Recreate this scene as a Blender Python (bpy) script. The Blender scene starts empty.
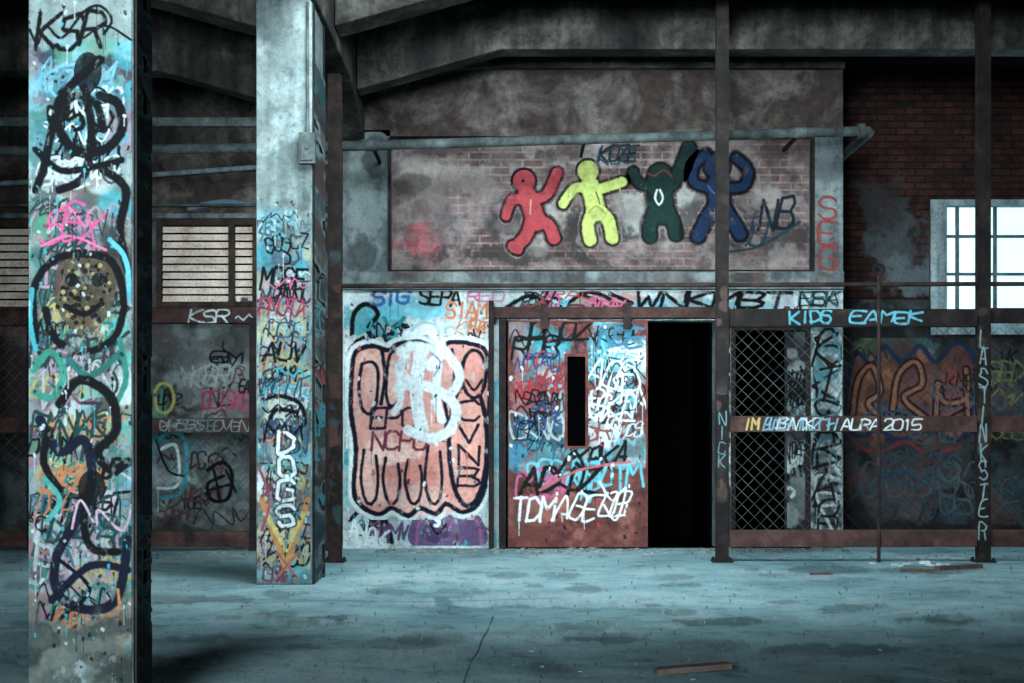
import bpy, math, random
import numpy as np
from mathutils import Vector
random.seed(11); RNG=np.random.default_rng(5)
F=1400.0; CX=512.0; HY=440.0; CZ=1.2
sc=bpy.context.scene
try:
    sc.view_settings.view_transform='Standard'; sc.view_settings.look='None'
except Exception: pass

def lin(c,ds=0.0):
    l=0.3*c[0]+0.59*c[1]+0.11*c[2]
    r=[]
    for v in c[:3]:
        v=v+(l-v)*ds
        v=max(0,v)/255.0
        r.append(v/12.92 if v<=0.04045 else ((v+0.055)/1.055)**2.4)
    return (r[0],r[1],r[2],1.0)
def PX(x,d): return (x-CX)*d/F
def PZ(y,d): return CZ-(y-HY)*d/F

# ---------------------------------------------------------------- materials
def newmat(name,paint=False):
    m=bpy.data.materials.new(name+('_painted' if paint else '')); m.use_nodes=True
    nt=m.node_tree; b=nt.nodes['Principled BSDF']
    b.inputs['Specular IOR Level'].default_value=0.15
    return m,nt,b
def N(nt,t,**k):
    n=nt.nodes.new(t)
    for a,v in k.items(): setattr(n,a,v)
    return n
def noise_n(nt,vec,scale,detail=6,rough=0.6,dist=0.0):
    n=N(nt,'ShaderNodeTexNoise'); n.inputs['Scale'].default_value=scale
    n.inputs['Detail'].default_value=detail; n.inputs['Roughness'].default_value=rough
    n.inputs['Distortion'].default_value=dist
    nt.links.new(vec,n.inputs['Vector']); return n.outputs['Fac']
def ramp(nt,fac,stops,interp='LINEAR'):
    r=N(nt,'ShaderNodeValToRGB'); r.color_ramp.interpolation=interp
    els=r.color_ramp.elements
    while len(els)<len(stops): els.new(0.5)
    for e,(p,c) in zip(els,stops): e.position=p; e.color=c
    nt.links.new(fac,r.inputs['Fac']); return r.outputs['Color']
def mixc(nt,fac,a,b,mode='MIX'):
    m=N(nt,'ShaderNodeMix',data_type='RGBA',blend_type=mode)
    for s,v in ((m.inputs[0],fac),(m.inputs[6],a),(m.inputs[7],b)):
        if hasattr(v,'links') : nt.links.new(v,s)
        else: s.default_value=v
    return m.outputs[2]
def gray(v): return (v,v,v,1)
def coords(nt):
    return N(nt,'ShaderNodeTexCoord').outputs['Object']
def bump(nt,b,h,strength=0.4,dist=0.02):
    bn=N(nt,'ShaderNodeBump'); bn.inputs['Strength'].default_value=strength
    bn.inputs['Distance'].default_value=dist
    nt.links.new(h,bn.inputs['Height']); nt.links.new(bn.outputs[0],b.inputs['Normal'])
def final(nt,b,col,paint,v):
    if paint:
        at=N(nt,'ShaderNodeAttribute'); at.attribute_name='paint'
        f=noise_n(nt,v,22,8,0.75)
        pc=mixc(nt,0.6,at.outputs['Color'],ramp(nt,f,[(0.35,gray(0.45)),(0.54,gray(1))]),'MULTIPLY')
        col=mixc(nt,at.outputs['Alpha'],col,pc)
    nt.links.new(col,b.inputs['Base Color'])

def concrete(name,dark,mid,light,scale=1.0,rough=0.9,streak=0.5,low=0.3,high=0.7,paint=False):
    m,nt,b=newmat(name,paint); v=coords(nt)
    n1=noise_n(nt,v,1.3*scale,10,0.68,0.3)
    col=ramp(nt,n1,[(low,lin(dark)),(0.5,lin(mid)),(high,lin(light))])
    mp=N(nt,'ShaderNodeMapping'); mp.inputs['Scale'].default_value=(5,5,0.5)
    nt.links.new(v,mp.inputs['Vector'])
    n2=noise_n(nt,mp.outputs[0],1.5,6,0.6)
    col=mixc(nt,1.0,col,ramp(nt,n2,[(0.35,gray(1-streak)),(0.6,gray(1))]),'MULTIPLY')
    n3=noise_n(nt,v,14*scale,8,0.7)
    col=mixc(nt,0.7,col,ramp(nt,n3,[(0.38,gray(0.4)),(0.5,gray(1.0))]),'MULTIPLY')
    final(nt,b,col,paint,v); b.inputs['Roughness'].default_value=rough
    bump(nt,b,noise_n(nt,v,9,10,0.7),0.6,0.03)
    return m
def peeling(name,base,plaster,thr=0.5,scale=1.0,paint=False,soft=0.03):
    m,nt,b=newmat(name,paint); v=coords(nt)
    n1=noise_n(nt,v,1.1*scale,12,0.65,0.6)
    mask=ramp(nt,n1,[(thr-soft,gray(0)),(thr+soft,gray(1))])
    n2=noise_n(nt,v,5*scale,8,0.7)
    ca=ramp(nt,n2,[(0.3,lin(tuple(c*0.45 for c in base))),(0.65,lin(base))])
    cb=ramp(nt,n2,[(0.3,lin(tuple(c*0.5 for c in plaster))),(0.65,lin(plaster))])
    col=mixc(nt,mask,ca,cb)
    final(nt,b,col,paint,v); b.inputs['Roughness'].default_value=0.92
    bump(nt,b,mixc(nt,0.5,mask,n2),0.6,0.03)
    return m
def brickmat(name,c1,c2,mortar,plaster,thr=0.55,soft=0.03,paint=False):
    m,nt,b=newmat(name,paint); v=coords(nt)
    sp=N(nt,'ShaderNodeSeparateXYZ'); nt.links.new(v,sp.inputs[0])
    cb=N(nt,'ShaderNodeCombineXYZ'); nt.links.new(sp.outputs[0],cb.inputs[0]); nt.links.new(sp.outputs[2],cb.inputs[1])
    br=N(nt,'ShaderNodeTexBrick'); nt.links.new(cb.outputs[0],br.inputs['Vector'])
    br.inputs['Color1'].default_value=lin(c1); br.inputs['Color2'].default_value=lin(c2); br.inputs['Mortar'].default_value=lin(mortar)
    br.inputs['Scale'].default_value=1.0; br.inputs['Brick Width'].default_value=0.24; br.inputs['Row Height'].default_value=0.085
    br.inputs['Mortar Size'].default_value=0.011
    n1=noise_n(nt,v,1.2,12,0.65,0.5)
    mask=ramp(nt,n1,[(thr-soft,gray(0)),(thr+soft,gray(1))])
    n2=noise_n(nt,v,6,8,0.7)
    pc=ramp(nt,n2,[(0.3,lin(tuple(c*0.5 for c in plaster))),(0.65,lin(plaster))])
    bc=mixc(nt,1.0,br.outputs['Color'],ramp(nt,n2,[(0.3,gray(0.4)),(0.6,gray(1))]),'MULTIPLY')
    col=mixc(nt,mask,bc,pc)
    n4=noise_n(nt,v,2.4,10,0.7,0.8)
    col=mixc(nt,0.8,col,ramp(nt,n4,[(0.36,gray(0.35)),(0.52,gray(1))]),'MULTIPLY')
    final(nt,b,col,paint,v); b.inputs['Roughness'].default_value=0.93
    bump(nt,b,mixc(nt,0.5,br.outputs['Color'],n2),0.7,0.03)
    return m
def metal_rust(name,c1,c2,c3,scale=1.0,paint=False):
    m,nt,b=newmat(name,paint); v=coords(nt)
    n1=noise_n(nt,v,5*scale,10,0.7)
    col=ramp(nt,n1,[(0.35,lin(c1)),(0.52,lin(c2)),(0.68,lin(c3))])
    final(nt,b,col,paint,v); b.inputs['Roughness'].default_value=0.75
    bump(nt,b,noise_n(nt,v,30,6,0.7),0.3,0.01)
    return m
def plain(name,c,rough=0.8,spec=0.2):
    m,nt,b=newmat(name); v=coords(nt)
    n=noise_n(nt,v,12,6,0.6)
    nt.links.new(ramp(nt,n,[(0.3,lin(tuple(x*0.6 for x in c))),(0.65,lin(c))]),b.inputs['Base Color'])
    b.inputs['Roughness'].default_value=rough; b.inputs['Specular IOR Level'].default_value=spec
    return m
def floormat(paint=False):
    m,nt,b=newmat('concrete_floor',paint); v=coords(nt)
    n1=noise_n(nt,v,0.55,12,0.66,0.4)
    col=ramp(nt,n1,[(0.3,lin((84,114,122))),(0.5,lin((122,152,158))),(0.7,lin((156,180,184)))])
    n2=noise_n(nt,v,3.5,12,0.78,0.3)
    col=mixc(nt,0.8,col,ramp(nt,n2,[(0.36,gray(0.4)),(0.47,gray(0.95)),(0.7,gray(1.2))]),'MULTIPLY')
    n3=noise_n(nt,v,40,6,0.8)
    col=mixc(nt,0.7,col,ramp(nt,n3,[(0.38,gray(0.25)),(0.46,gray(1))]),'MULTIPLY')
    final(nt,b,col,paint,v)
    b.inputs['Roughness'].default_value=0.9
    bump(nt,b,n2,0.6,0.03)
    return m
def pair(fn,*a,**k): return fn(*a,**k), fn(*a,paint=True,**k)
M_floor,P_floor=floormat(),floormat(True)
M_conc,P_conc=pair(concrete,'grey_concrete',(42,50,52),(96,104,106),(138,146,146))
M_col,P_col=pair(concrete,'column_concrete',(60,72,73),(110,123,124),(150,162,162),1.4)
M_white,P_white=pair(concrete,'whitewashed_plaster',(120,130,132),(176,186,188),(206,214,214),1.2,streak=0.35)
M_dconc=concrete('dark_concrete',(18,18,18),(56,53,51),(112,106,102),1.0)  # dark mottled concrete for beams, side walls and upper walls
M_ceil=concrete('dark_ceiling',(10,11,12),(28,28,29),(54,53,52),0.8)  # darkest mottled concrete tone, for the ceiling slab
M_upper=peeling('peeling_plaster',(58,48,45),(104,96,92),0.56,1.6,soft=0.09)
M_panel,P_panel=pair(brickmat,'panel_brick',(112,88,86),(88,68,68),(128,116,114),(134,118,117),0.50,0.06)
M_leftw,P_leftw=pair(peeling,'left_plaster',(50,51,52),(94,99,100),0.48,1.2,soft=0.06)
M_rbrick,P_rbrick=pair(brickmat,'dark_brick',(66,36,31),(42,26,24),(24,22,22),(56,58,60),0.64,0.06)
M_rlow,P_rlow=pair(peeling,'right_plaster',(34,34,36),(64,66,68),0.52,1.0)
M_rust,P_rust=pair(metal_rust,'rusty_steel',(20,16,15),(42,31,29),(64,48,43))
M_rust2,P_rust2=pair(metal_rust,'dark_rusty_steel',(10,9,9),(26,20,20),(46,35,32))
M_rail,P_rail=pair(metal_rust,'oxide_red_steel',(32,23,22),(60,40,37),(80,58,54))
M_pipe=metal_rust('grey_painted_pipe',(34,38,38),(62,68,68),(86,92,92))
M_black=plain('painted_dark_interior',(3,3,4),1.0,0.0)  # near-black albedo paints in the darkness behind the openings
M_wire=metal_rust('galvanised_wire',(40,42,42),(70,74,74),(96,98,98))
M_slat=concrete('cream_painted_slat',(170,148,136),(222,202,188),(238,222,210),3.0,streak=0.2)
M_frame=metal_rust('dark_window_frame',(24,20,18),(50,40,34),(76,60,50))
M_bar=metal_rust('grey_window_bar',(60,66,70),(84,92,96),(110,118,120))
M_wframe=concrete('white_window_frame',(100,114,118),(136,152,156),(166,180,182),3)
M_door,P_door=pair(metal_rust,'red_oxide_door',(50,28,28),(92,50,46),(120,74,66))
M_wood=plain('weathered_wood',(84,70,64))
M_rubble=plain('rubble_chips',(120,128,128))
def emis(name,c,s):
    m,nt,b=newmat(name)
    b.inputs['Base Color'].default_value=lin(c); b.inputs['Emission Color'].default_value=lin(c)
    b.inputs['Emission Strength'].default_value=s; return m
M_glass=emis('glowing_frosted_glass',(196,234,246),1.15)  # pane emits its own glow in place of daylight behind it

# ---------------------------------------------------------------- geometry helpers
def mesh_obj(name,verts,faces,mats,parent=None,midx=None,bevel=0):
    me=bpy.data.meshes.new(name)
    me.from_pydata(verts,[],faces); me.update()
    o=bpy.data.objects.new(name,me); sc.collection.objects.link(o)
    for m in mats: me.materials.append(m)
    if midx:
        for p,i in zip(me.polygons,midx): p.material_index=i
    if parent: o.parent=parent
    if bevel:
        md=o.modifiers.new('bevel','BEVEL'); md.width=bevel; md.segments=2; md.limit_method='ANGLE'
    return o
def bx(x0,x1,y0,y1,z0,z1):
    v=[(x0,y0,z0),(x1,y0,z0),(x1,y1,z0),(x0,y1,z0),(x0,y0,z1),(x1,y0,z1),(x1,y1,z1),(x0,y1,z1)]
    f=[(0,3,2,1),(4,5,6,7),(0,1,5,4),(1,2,6,5),(2,3,7,6),(3,0,4,7)]
    return v,f
def boxes(name,lst,mats,parent=None,bevel=0):
    V=[];Fc=[];mi=[]
    for b in lst:
        v,f=bx(*b[:6]); o=len(V); V+=v; Fc+=[tuple(i+o for i in q) for q in f]
        mi+=[b[6] if len(b)>6 else 0]*6
    if not isinstance(mats,(list,tuple)): mats=[mats]
    return mesh_obj(name,V,Fc,mats,parent,mi,bevel)
def empty(name):
    o=bpy.data.objects.new(name,None); sc.collection.objects.link(o); return o
def tube(name,pts,r,mat,parent=None,seg=12):
    cu=bpy.data.curves.new(name,'CURVE'); cu.dimensions='3D'; cu.bevel_depth=r; cu.bevel_resolution=4; cu.use_fill_caps=True
    s=cu.splines.new('POLY'); s.points.add(len(pts)-1)
    for p,q in zip(s.points,pts): p.co=(*q,1)
    o=bpy.data.objects.new(name,cu); sc.collection.objects.link(o); cu.materials.append(mat)
    if parent: o.parent=parent
    return o

# ---------------------------------------------------------------- graffiti painter (per-vertex paint on a fine wall skin)
FONT={'A':"00 26 40|12 32",'B':"00 06 36 45 33 03|33 42 41 30 00",'C':"45 36 16 05 01 10 30 41",
'D':"00 06 26 44 42 20 00",'E':"46 06 00 40|03 33",'F':"46 06 00|03 33",'G':"45 36 16 05 01 10 30 41 43 23",
'H':"06 00|46 40|03 43",'I':"26 20",'J':"46 41 30 10 01",'K':"06 00|46 03 40",'L':"06 00 40",'M':"00 06 23 46 40",
'N':"00 06 40 46",'O':"16 05 01 10 30 41 45 36 16",'P':"00 06 36 45 44 33 03",'Q':"16 05 01 10 30 41 45 36 16|22 40",
'R':"00 06 36 45 44 33 03|23 40",'S':"45 36 16 05 04 13 33 42 41 30 10 01",'T':"06 46|26 20",'U':"06 01 10 30 41 46",
'V':"06 20 46",'W':"06 10 24 30 46",'X':"06 40|00 46",'Y':"06 23 46|23 20",'Z':"06 46 00 40",
'0':"16 05 01 10 30 41 45 36 16",'1':"15 26 20",'2':"05 16 36 45 44 00 40",'5':"46 06 03 33 42 41 30 00",'8':"13 04 16 36 44 33 13 01 10 30 41 33",
'>':"05 43 01|03 43",'.':"21 20",'*':"03 43|11 35|15 31",' ':""}
def catmull(pts,closed=False,step=3.0):
    n=len(pts)
    if n<3 and not closed: return list(pts)
    out=[]; rng=range(n) if closed else range(n-1)
    g=(lambda i:pts[i%n]) if closed else (lambda i:pts[min(max(i,0),n-1)])
    for i in rng:
        p0,p1,p2,p3=g(i-1),g(i),g(i+1),g(i+2)
        k=max(2,int(math.dist(p1,p2)/step))
        for j in range(k):
            t=j/k
            out.append(tuple(0.5*((2*p1[c])+(-p0[c]+p2[c])*t+(2*p0[c]-5*p1[c]+4*p2[c]-p3[c])*t*t+(-p0[c]+3*p1[c]-3*p2[c]+p3[c])*t**3) for c in (0,1)))
    out.append(g(0) if closed else pts[-1])
    return out
def vnoise(h,w,cell,octs=4,rough=0.55,aspect=1.0):
    out=np.zeros((h,w)); amp=1; tot=0; c=cell
    for _ in range(octs):
        cy=max(c*aspect,1.0); cx=max(c,1.0)
        gh,gw=int(h/cy)+3,int(w/cx)+3
        g=RNG.random((gh,gw))
        yy=np.arange(h)/cy; xx=np.arange(w)/cx
        y0=yy.astype(int); x0=xx.astype(int); fy=yy-y0; fx=xx-x0
        fy=(fy*fy*(3-2*fy))[:,None]; fx=(fx*fx*(3-2*fx))[None,:]
        a=g[np.ix_(y0,x0)]*(1-fx)+g[np.ix_(y0,x0+1)]*fx
        b=g[np.ix_(y0+1,x0)]*(1-fx)+g[np.ix_(y0+1,x0+1)]*fx
        out+=amp*(a*(1-fy)+b*fy); tot+=amp; amp*=rough; c/=2
    return out/tot
def sstep(a,b,x):
    t=np.clip((x-a)/(b-a),0,1); return t*t*(3-2*t)
class Canvas:
    def __init__(s,name,mapf,rect,parent=None,mat=None,res=1.5,off=0.003,wear=0.5):
        s.name=name; s.map=mapf; s.rect=rect; s.parent=parent; s.off=off; s.mat=mat; s.res=res; s.wear=wear
        s.w=int((rect[2]-rect[0])*res)+1; s.h=int((rect[3]-rect[1])*res)+1
        s.rgb=np.zeros((s.h,s.w,3)); s.A=np.zeros((s.h,s.w))
        s.n1=vnoise(s.h,s.w,14*res,5,0.65); s.n2=vnoise(s.h,s.w,34*res,6,0.62); s.nf=vnoise(s.h,s.w,4*res,3,0.7)
        s.drips=0.0; s.inside=False
    def _win(s,x0,y0,x1,y1):
        r=s.res; a=max(0,int((x0-s.rect[0])*r)-1); b=min(s.w,int((x1-s.rect[0])*r)+2)
        c=max(0,int((y0-s.rect[1])*r)-1); d=min(s.h,int((y1-s.rect[1])*r)+2)
        if a>=b or c>=d: return None
        X=s.rect[0]+np.arange(a,b)/r; Y=s.rect[1]+np.arange(c,d)/r
        return (slice(c,d),slice(a,b)),X[None,:],Y[:,None]
    def comp(s,sl,col,cov):
        c=np.array(lin(col,0.16)[:3]); A=s.A[sl]; rgb=s.rgb[sl]
        if s.inside: cov=cov*A
        o=cov+A*(1-cov); oo=np.where(o>1e-5,o,1)
        s.rgb[sl]=(c*cov[...,None]+rgb*(A*(1-cov))[...,None])/oo[...,None]
        s.A[sl]=o
    def ribbon(s,pts,col,w,soft=None,op=1.0):
        if len(pts)<2: return
        h=w/2; so=soft if soft is not None else 0.55+0.06*w
        xs=[p[0] for p in pts]; ys=[p[1] for p in pts]; m=h+so+1
        wn=s._win(min(xs)-m,min(ys)-m,max(xs)+m,max(ys)+m)
        if not wn: return
        sl,X,Y=wn; D=np.full((Y.shape[0],X.shape[1]),1e9)
        X0=X[0,0]; Y0=Y[0,0]; r=s.res
        for a,b in zip(pts[:-1],pts[1:]):
            i0=max(0,int((min(a[0],b[0])-m-X0)*r)); i1=min(D.shape[1],int((max(a[0],b[0])+m-X0)*r)+2)
            j0=max(0,int((min(a[1],b[1])-m-Y0)*r)); j1=min(D.shape[0],int((max(a[1],b[1])+m-Y0)*r)+2)
            if i0>=i1 or j0>=j1: continue
            x=X[:,i0:i1]-a[0]; y=Y[j0:j1]-a[1]; dx,dy=b[0]-a[0],b[1]-a[1]; L=dx*dx+dy*dy+1e-9
            t=np.clip((x*dx+y*dy)/L,0,1); d=np.hypot(x-t*dx,y-t*dy)
            D[j0:j1,i0:i1]=np.minimum(D[j0:j1,i0:i1],d)
        D=D+(s.nf[sl]-0.5)*min(1.6,0.35*w)
        cov=(1-sstep(h-so,h+so,D))*op*(0.88+0.3*s.n1[sl]).clip(0,1)
        s.comp(sl,col,cov)
        if s.drips and random.random()<s.drips:
            q=random.choice(pts); L=random.uniform(6,28)
            s_=s.drips; s.drips=0; s.ribbon([q,(q[0]+random.uniform(-.4,.4),q[1]+L)],col,min(1.3,w*.35),0.5,0.7); s.drips=s_
    def curve(s,pts,col,w,closed=False,outline=None,ow=4,soft=None,op=1.0):
        P=catmull(pts,closed)
        if outline: s.ribbon(P,outline,w+ow)
        s.ribbon(P,col,w,soft,op)
    def poly(s,pts,col,w,smooth=False):
        s.ribbon(catmull(pts) if smooth else list(pts),col,w)
    def fill(s,pts,col,smooth=True,op=0.95):
        P=catmull(pts,True,4)[:-1] if smooth else pts
        xs=[p[0] for p in P]; ys=[p[1] for p in P]
        wn=s._win(min(xs),min(ys),max(xs),max(ys))
        if not wn: return
        sl,X,Y=wn; ins=np.zeros((Y.shape[0],X.shape[1]),bool)
        for i in range(len(P)):
            (xa,ya),(xb,yb)=P[i],P[(i+1)%len(P)]
            if ya==yb: continue
            cr=((ya>Y)!=(yb>Y))&(X<(xb-xa)*(Y-ya)/(yb-ya)+xa); ins^=cr
        s.comp(sl,col,ins*op*(0.75+0.5*s.n1[sl]).clip(0,1))
    def disc(s,x,y,r,col,ry=None):
        s.fill([(x+r*math.cos(t*math.pi/5),y+(ry or r)*math.sin(t*math.pi/5)) for t in range(10)],col)
    def blob(s,x,y,rx,ry,col,op=0.85,soft=0.16):
        wn=s._win(x-rx*1.5,y-ry*1.5,x+rx*1.5,y+ry*1.5)
        if not wn: return
        sl,X,Y=wn; D=np.hypot((X-x)/rx,(Y-y)/ry)
        v=(1-D)*0.55+(s.n2[sl]-0.5)*1.9+(s.n1[sl]-.5)*0.5
        s.comp(sl,col,sstep(-soft,soft,v-0.05)*op*(1-sstep(1.1,1.5,D)))
    def grime(s,n,pal,rmin,rmax,op=0.8,rect=None):
        r=rect or s.rect
        for _ in range(n):
            a=random.uniform(rmin,rmax); s.blob(random.uniform(r[0],r[2]),random.uniform(r[1],r[3]),a,a*random.uniform(.5,1.5),random.choice(pal),op*random.uniform(.6,1))
    def splat(s,n,pal,r0=.4,r1=1.6,rect=None):
        r=rect or s.rect
        for _ in range(n):
            x,y=random.uniform(r[0],r[2]),random.uniform(r[1],r[3]); s.ribbon([(x,y),(x+random.uniform(-1,1),y+random.uniform(0,3))],random.choice(pal),random.uniform(r0,r1)*2,0.5,.85)
    def tag(s,text,x0,y0,x1,y1,col,w,slant=0.12,jit=0.05,vert=False,outline=None,ow=3,rise=0.0,smooth=None):
        n=len(text); strokes=[]; sm=random.random()<.6 if smooth is None else smooth
        for i,ch in enumerate(text):
            if vert: lx0,lx1=x0,x1; ly0=y0+(y1-y0)*i/n; ly1=y0+(y1-y0)*(i+0.85)/n
            else:
                lx0=x0+(x1-x0)*i/n; lx1=x0+(x1-x0)*(i+0.9)/n; ly0,ly1=y0-rise*i/n,y1-rise*i/n
            jj=jit*(ly1-ly0); oy=random.uniform(-jj,jj)
            for pl in FONT.get(ch,'').split('|'):
                if not pl: continue
                P=[]
                for q in pl.split():
                    gx,gy=int(q[0])/4,int(q[1])/6
                    P.append((lx0+(lx1-lx0)*gx+slant*(ly1-ly0)*(gy-0.5)+random.uniform(-jj,jj),ly1-(ly1-ly0)*gy+oy+random.uniform(-jj,jj)))
                strokes.append(P)
        if outline:
            for P in strokes: s.poly(P,outline,w+ow,sm)
        for P in strokes: s.poly(P,col,w,sm)
    def scrib(s,x0,y0,x1,y1,col,w):
        n=max(5,int((x1-x0)/max(3,(y1-y0)*0.3))); P=[]
        for i in range(n):
            x=x0+(x1-x0)*i/(n-1)+random.uniform(-.3,.3)*(y1-y0)
            y=(y0 if i%2 else y1)+random.uniform(0,.45)*(y1-y0)*(1 if i%2 else -1)
            P.append((x,y))
        s.curve(P,col,w)
    def arcs(s,x0,y0,x1,y1,col,w):
        cx,cy=random.uniform(x0,x1),random.uniform(y0,y1); a=random.random()*6; R=random.uniform(.3,.6)*min(x1-x0,y1-y0)
        s.curve([(cx+R*math.cos(a+k*.9)*random.uniform(.6,1.2),cy+R*math.sin(a+k*.9)*random.uniform(.6,1.3)) for k in range(random.randint(3,6))],col,w)
    def mess(s,x0,y0,x1,y1,n,pal,hmin=10,hmax=24,wmin=1.6,wmax=3.2):
        for _ in range(n):
            h=random.uniform(hmin,hmax); L=random.randint(2,5); ww=min(h*0.6*L,x1-x0)
            x=random.uniform(x0,max(x0+1,x1-ww)); y=random.uniform(y0,max(y0+1,y1-h)); c=random.choice(pal); w=random.uniform(wmin,wmax)
            q=random.random()
            if q<0.45:
                s.tag(''.join(random.choice('AKSRBNEOCGTMZUDVP') for _ in range(L)),x,y,x+ww,y+h,c,w,random.uniform(-.1,.4),0.13,rise=random.uniform(-5,8))
            elif q<.75: s.scrib(x,y,x+ww,y+h,c,w)
            else: s.arcs(x,y,x+ww,y+h,c,w*1.3)
    def finish(s,holes=()):
        vs=vnoise(s.h,s.w,5*s.res,4,0.7,aspect=2.0)
        flake=sstep(0.30,0.40,s.n1*0.5+vs*0.5)
        A=s.A*(1-s.wear*(1-flake)); A[A<0.02]=0
        rgb=s.rgb*(0.66+0.56*s.n2)[...,None]*(0.80+0.36*vs)[...,None]
        X,Y=np.meshgrid(s.rect[0]+np.arange(s.w)/s.res,s.rect[1]+np.arange(s.h)/s.res)
        wx,wy,wz=s.map(X,Y,s.off)
        co=np.stack([np.broadcast_to(wx,X.shape),np.broadcast_to(wy,X.shape),np.broadcast_to(wz,X.shape)],-1).reshape(-1,3)
        a4=np.concatenate([rgb,A[...,None]],-1).reshape(-1,4)
        q=(A[:-1,:-1]+A[1:,:-1]+A[:-1,1:]+A[1:,1:])>0
        for hole in holes:
            q&=~((X[1:,1:]>hole[0])&(X[:-1,:-1]<hole[2])&(Y[1:,1:]>hole[1])&(Y[:-1,:-1]<hole[3]))
        jj,ii=np.nonzero(q); b=jj*s.w+ii
        quads=np.stack([b,b+s.w,b+s.w+1,b+1],-1)
        used,inv=np.unique(quads.ravel(),return_inverse=True)
        me=bpy.data.meshes.new(s.name); nq=len(quads)
        me.vertices.add(len(used)); me.vertices.foreach_set('co',co[used].ravel().astype(np.float32))
        me.loops.add(nq*4); me.loops.foreach_set('vertex_index',inv.ravel().astype(np.int32))
        me.polygons.add(nq); me.polygons.foreach_set('loop_start',(np.arange(nq)*4).astype(np.int32))
        try: me.polygons.foreach_set('loop_total',np.full(nq,4,np.int32))
        except Exception: pass
        me.update(calc_edges=True)
        at=me.attributes.new('paint','FLOAT_COLOR','POINT'); at.data.foreach_set('color',a4[used].ravel().astype(np.float32))
        me.materials.append(s.mat)
        o=bpy.data.objects.new(s.name,me); sc.collection.objects.link(o)
        if s.parent: o.parent=s.parent
        return o
def plane(d): return lambda x,y,off:((x-CX)*d/F, d-off+0*x, CZ-(y-HY)*d/F)

# ---------------------------------------------------------------- dimensions
DW=15.5; DL=16.5; DR=17.5; DF=13.77; DP=14.6; C1=6.14; C2=11.6; CEIL=5.75
W=lambda x:PX(x,DW); WZ=lambda y:PZ(y,DW)

floor=boxes('floor',[(-9,9,-6,18.2,-0.2,0)],M_floor)
ceiling=boxes('ceiling',[(-9,9,-6,18.2,CEIL,CEIL+0.2)],M_ceil)
wall_left=boxes('wall_left',[(-9.2,-9,-6,18.2,-0.2,CEIL+.2)],M_dconc)
wall_right=boxes('wall_right',[(9,9.2,-6,18.2,-0.2,CEIL+.2)],M_dconc)

wc=boxes('wall_back',[
 (W(343),W(505),DW,DW+.3,0,WZ(290),0),
 (W(505),W(843),DW,DW+.3,WZ(320),WZ(290),0),
 (W(716),W(731),DW,DW+.3,0,WZ(320),2),
 (W(811),W(843),DW,DW+.3,0,WZ(320),2),
 (W(343),W(843),DW-.05,DW+.3,WZ(290),WZ(272),1),
 (W(343),W(390),DW,DW+.3,WZ(272),WZ(130),1),
 (W(812),W(843),DW,DW+.3,WZ(272),WZ(130),1),
 (W(390),W(812),DW+.16,DW+.3,WZ(272),WZ(136),3),
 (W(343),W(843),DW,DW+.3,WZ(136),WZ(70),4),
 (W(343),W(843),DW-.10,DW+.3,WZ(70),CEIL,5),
],[M_white,M_conc,M_conc,M_panel,M_upper,M_dconc])
boxes('trim_1',[(W(345),W(842),DW-.09,DW-.05,WZ(290),WZ(283))],M_conc,bevel=.01)
boxes('trim_2',[(W(388),W(814),DW-.03,DW+.05,WZ(274),WZ(270)),(W(388),W(391),DW-.03,DW+.05,WZ(270),WZ(138)),(W(811),W(814),DW-.03,DW+.05,WZ(270),WZ(138))],M_rust2)
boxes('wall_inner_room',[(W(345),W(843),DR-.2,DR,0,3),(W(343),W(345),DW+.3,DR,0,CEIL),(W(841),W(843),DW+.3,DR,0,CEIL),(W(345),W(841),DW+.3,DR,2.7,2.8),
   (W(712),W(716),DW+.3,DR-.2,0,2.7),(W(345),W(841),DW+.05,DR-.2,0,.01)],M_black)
LX=lambda x:PX(x,DL); LZ=lambda y:PZ(y,DL)
wl=boxes('wall_back_left',[
 (-9,W(343),DL,DL+.3,0,LZ(322),0),
 (LX(36),LX(157),DL,DL+.3,LZ(322),LZ(222),0),
 (-9,LX(-120),DL,DL+.3,LZ(322),LZ(222),0),
 (LX(258),W(343),DL,DL+.3,LZ(322),LZ(222),0),
 (-9,W(343),DL,DL+.3,LZ(222),LZ(150),2),
 (-9,W(343),DL-.02,DL+.3,LZ(150),CEIL,1)],[M_leftw,M_dconc,M_upper])
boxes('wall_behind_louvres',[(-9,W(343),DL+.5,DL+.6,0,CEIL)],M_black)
boxes('trim_3',[(-9,W(343)-.02,DL-.10,DL-.02,LZ(128),LZ(119))],M_conc,bevel=.01)
boxes('trim_4',[(-9,W(343)-.02,DL-.16,DL-.02,LZ(60),LZ(40))],M_dconc,bevel=.01)
boxes('trim_6',[(-9,W(343)-.02,DL-.06,DL-.0,LZ(219),LZ(214))],M_conc,bevel=.01)
cr=empty('wall_conduit')
tube('conduit_run',[(LX(-60),DL-.06,LZ(188)),(LX(150),DL-.06,LZ(176)),(LX(330),DL-.06,LZ(163))],.03,M_wframe,cr)
tube('conduit_run_2',[(LX(-60),DL-.06,LZ(206)),(LX(330),DL-.06,LZ(206))],.018,M_pipe,cr)

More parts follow.
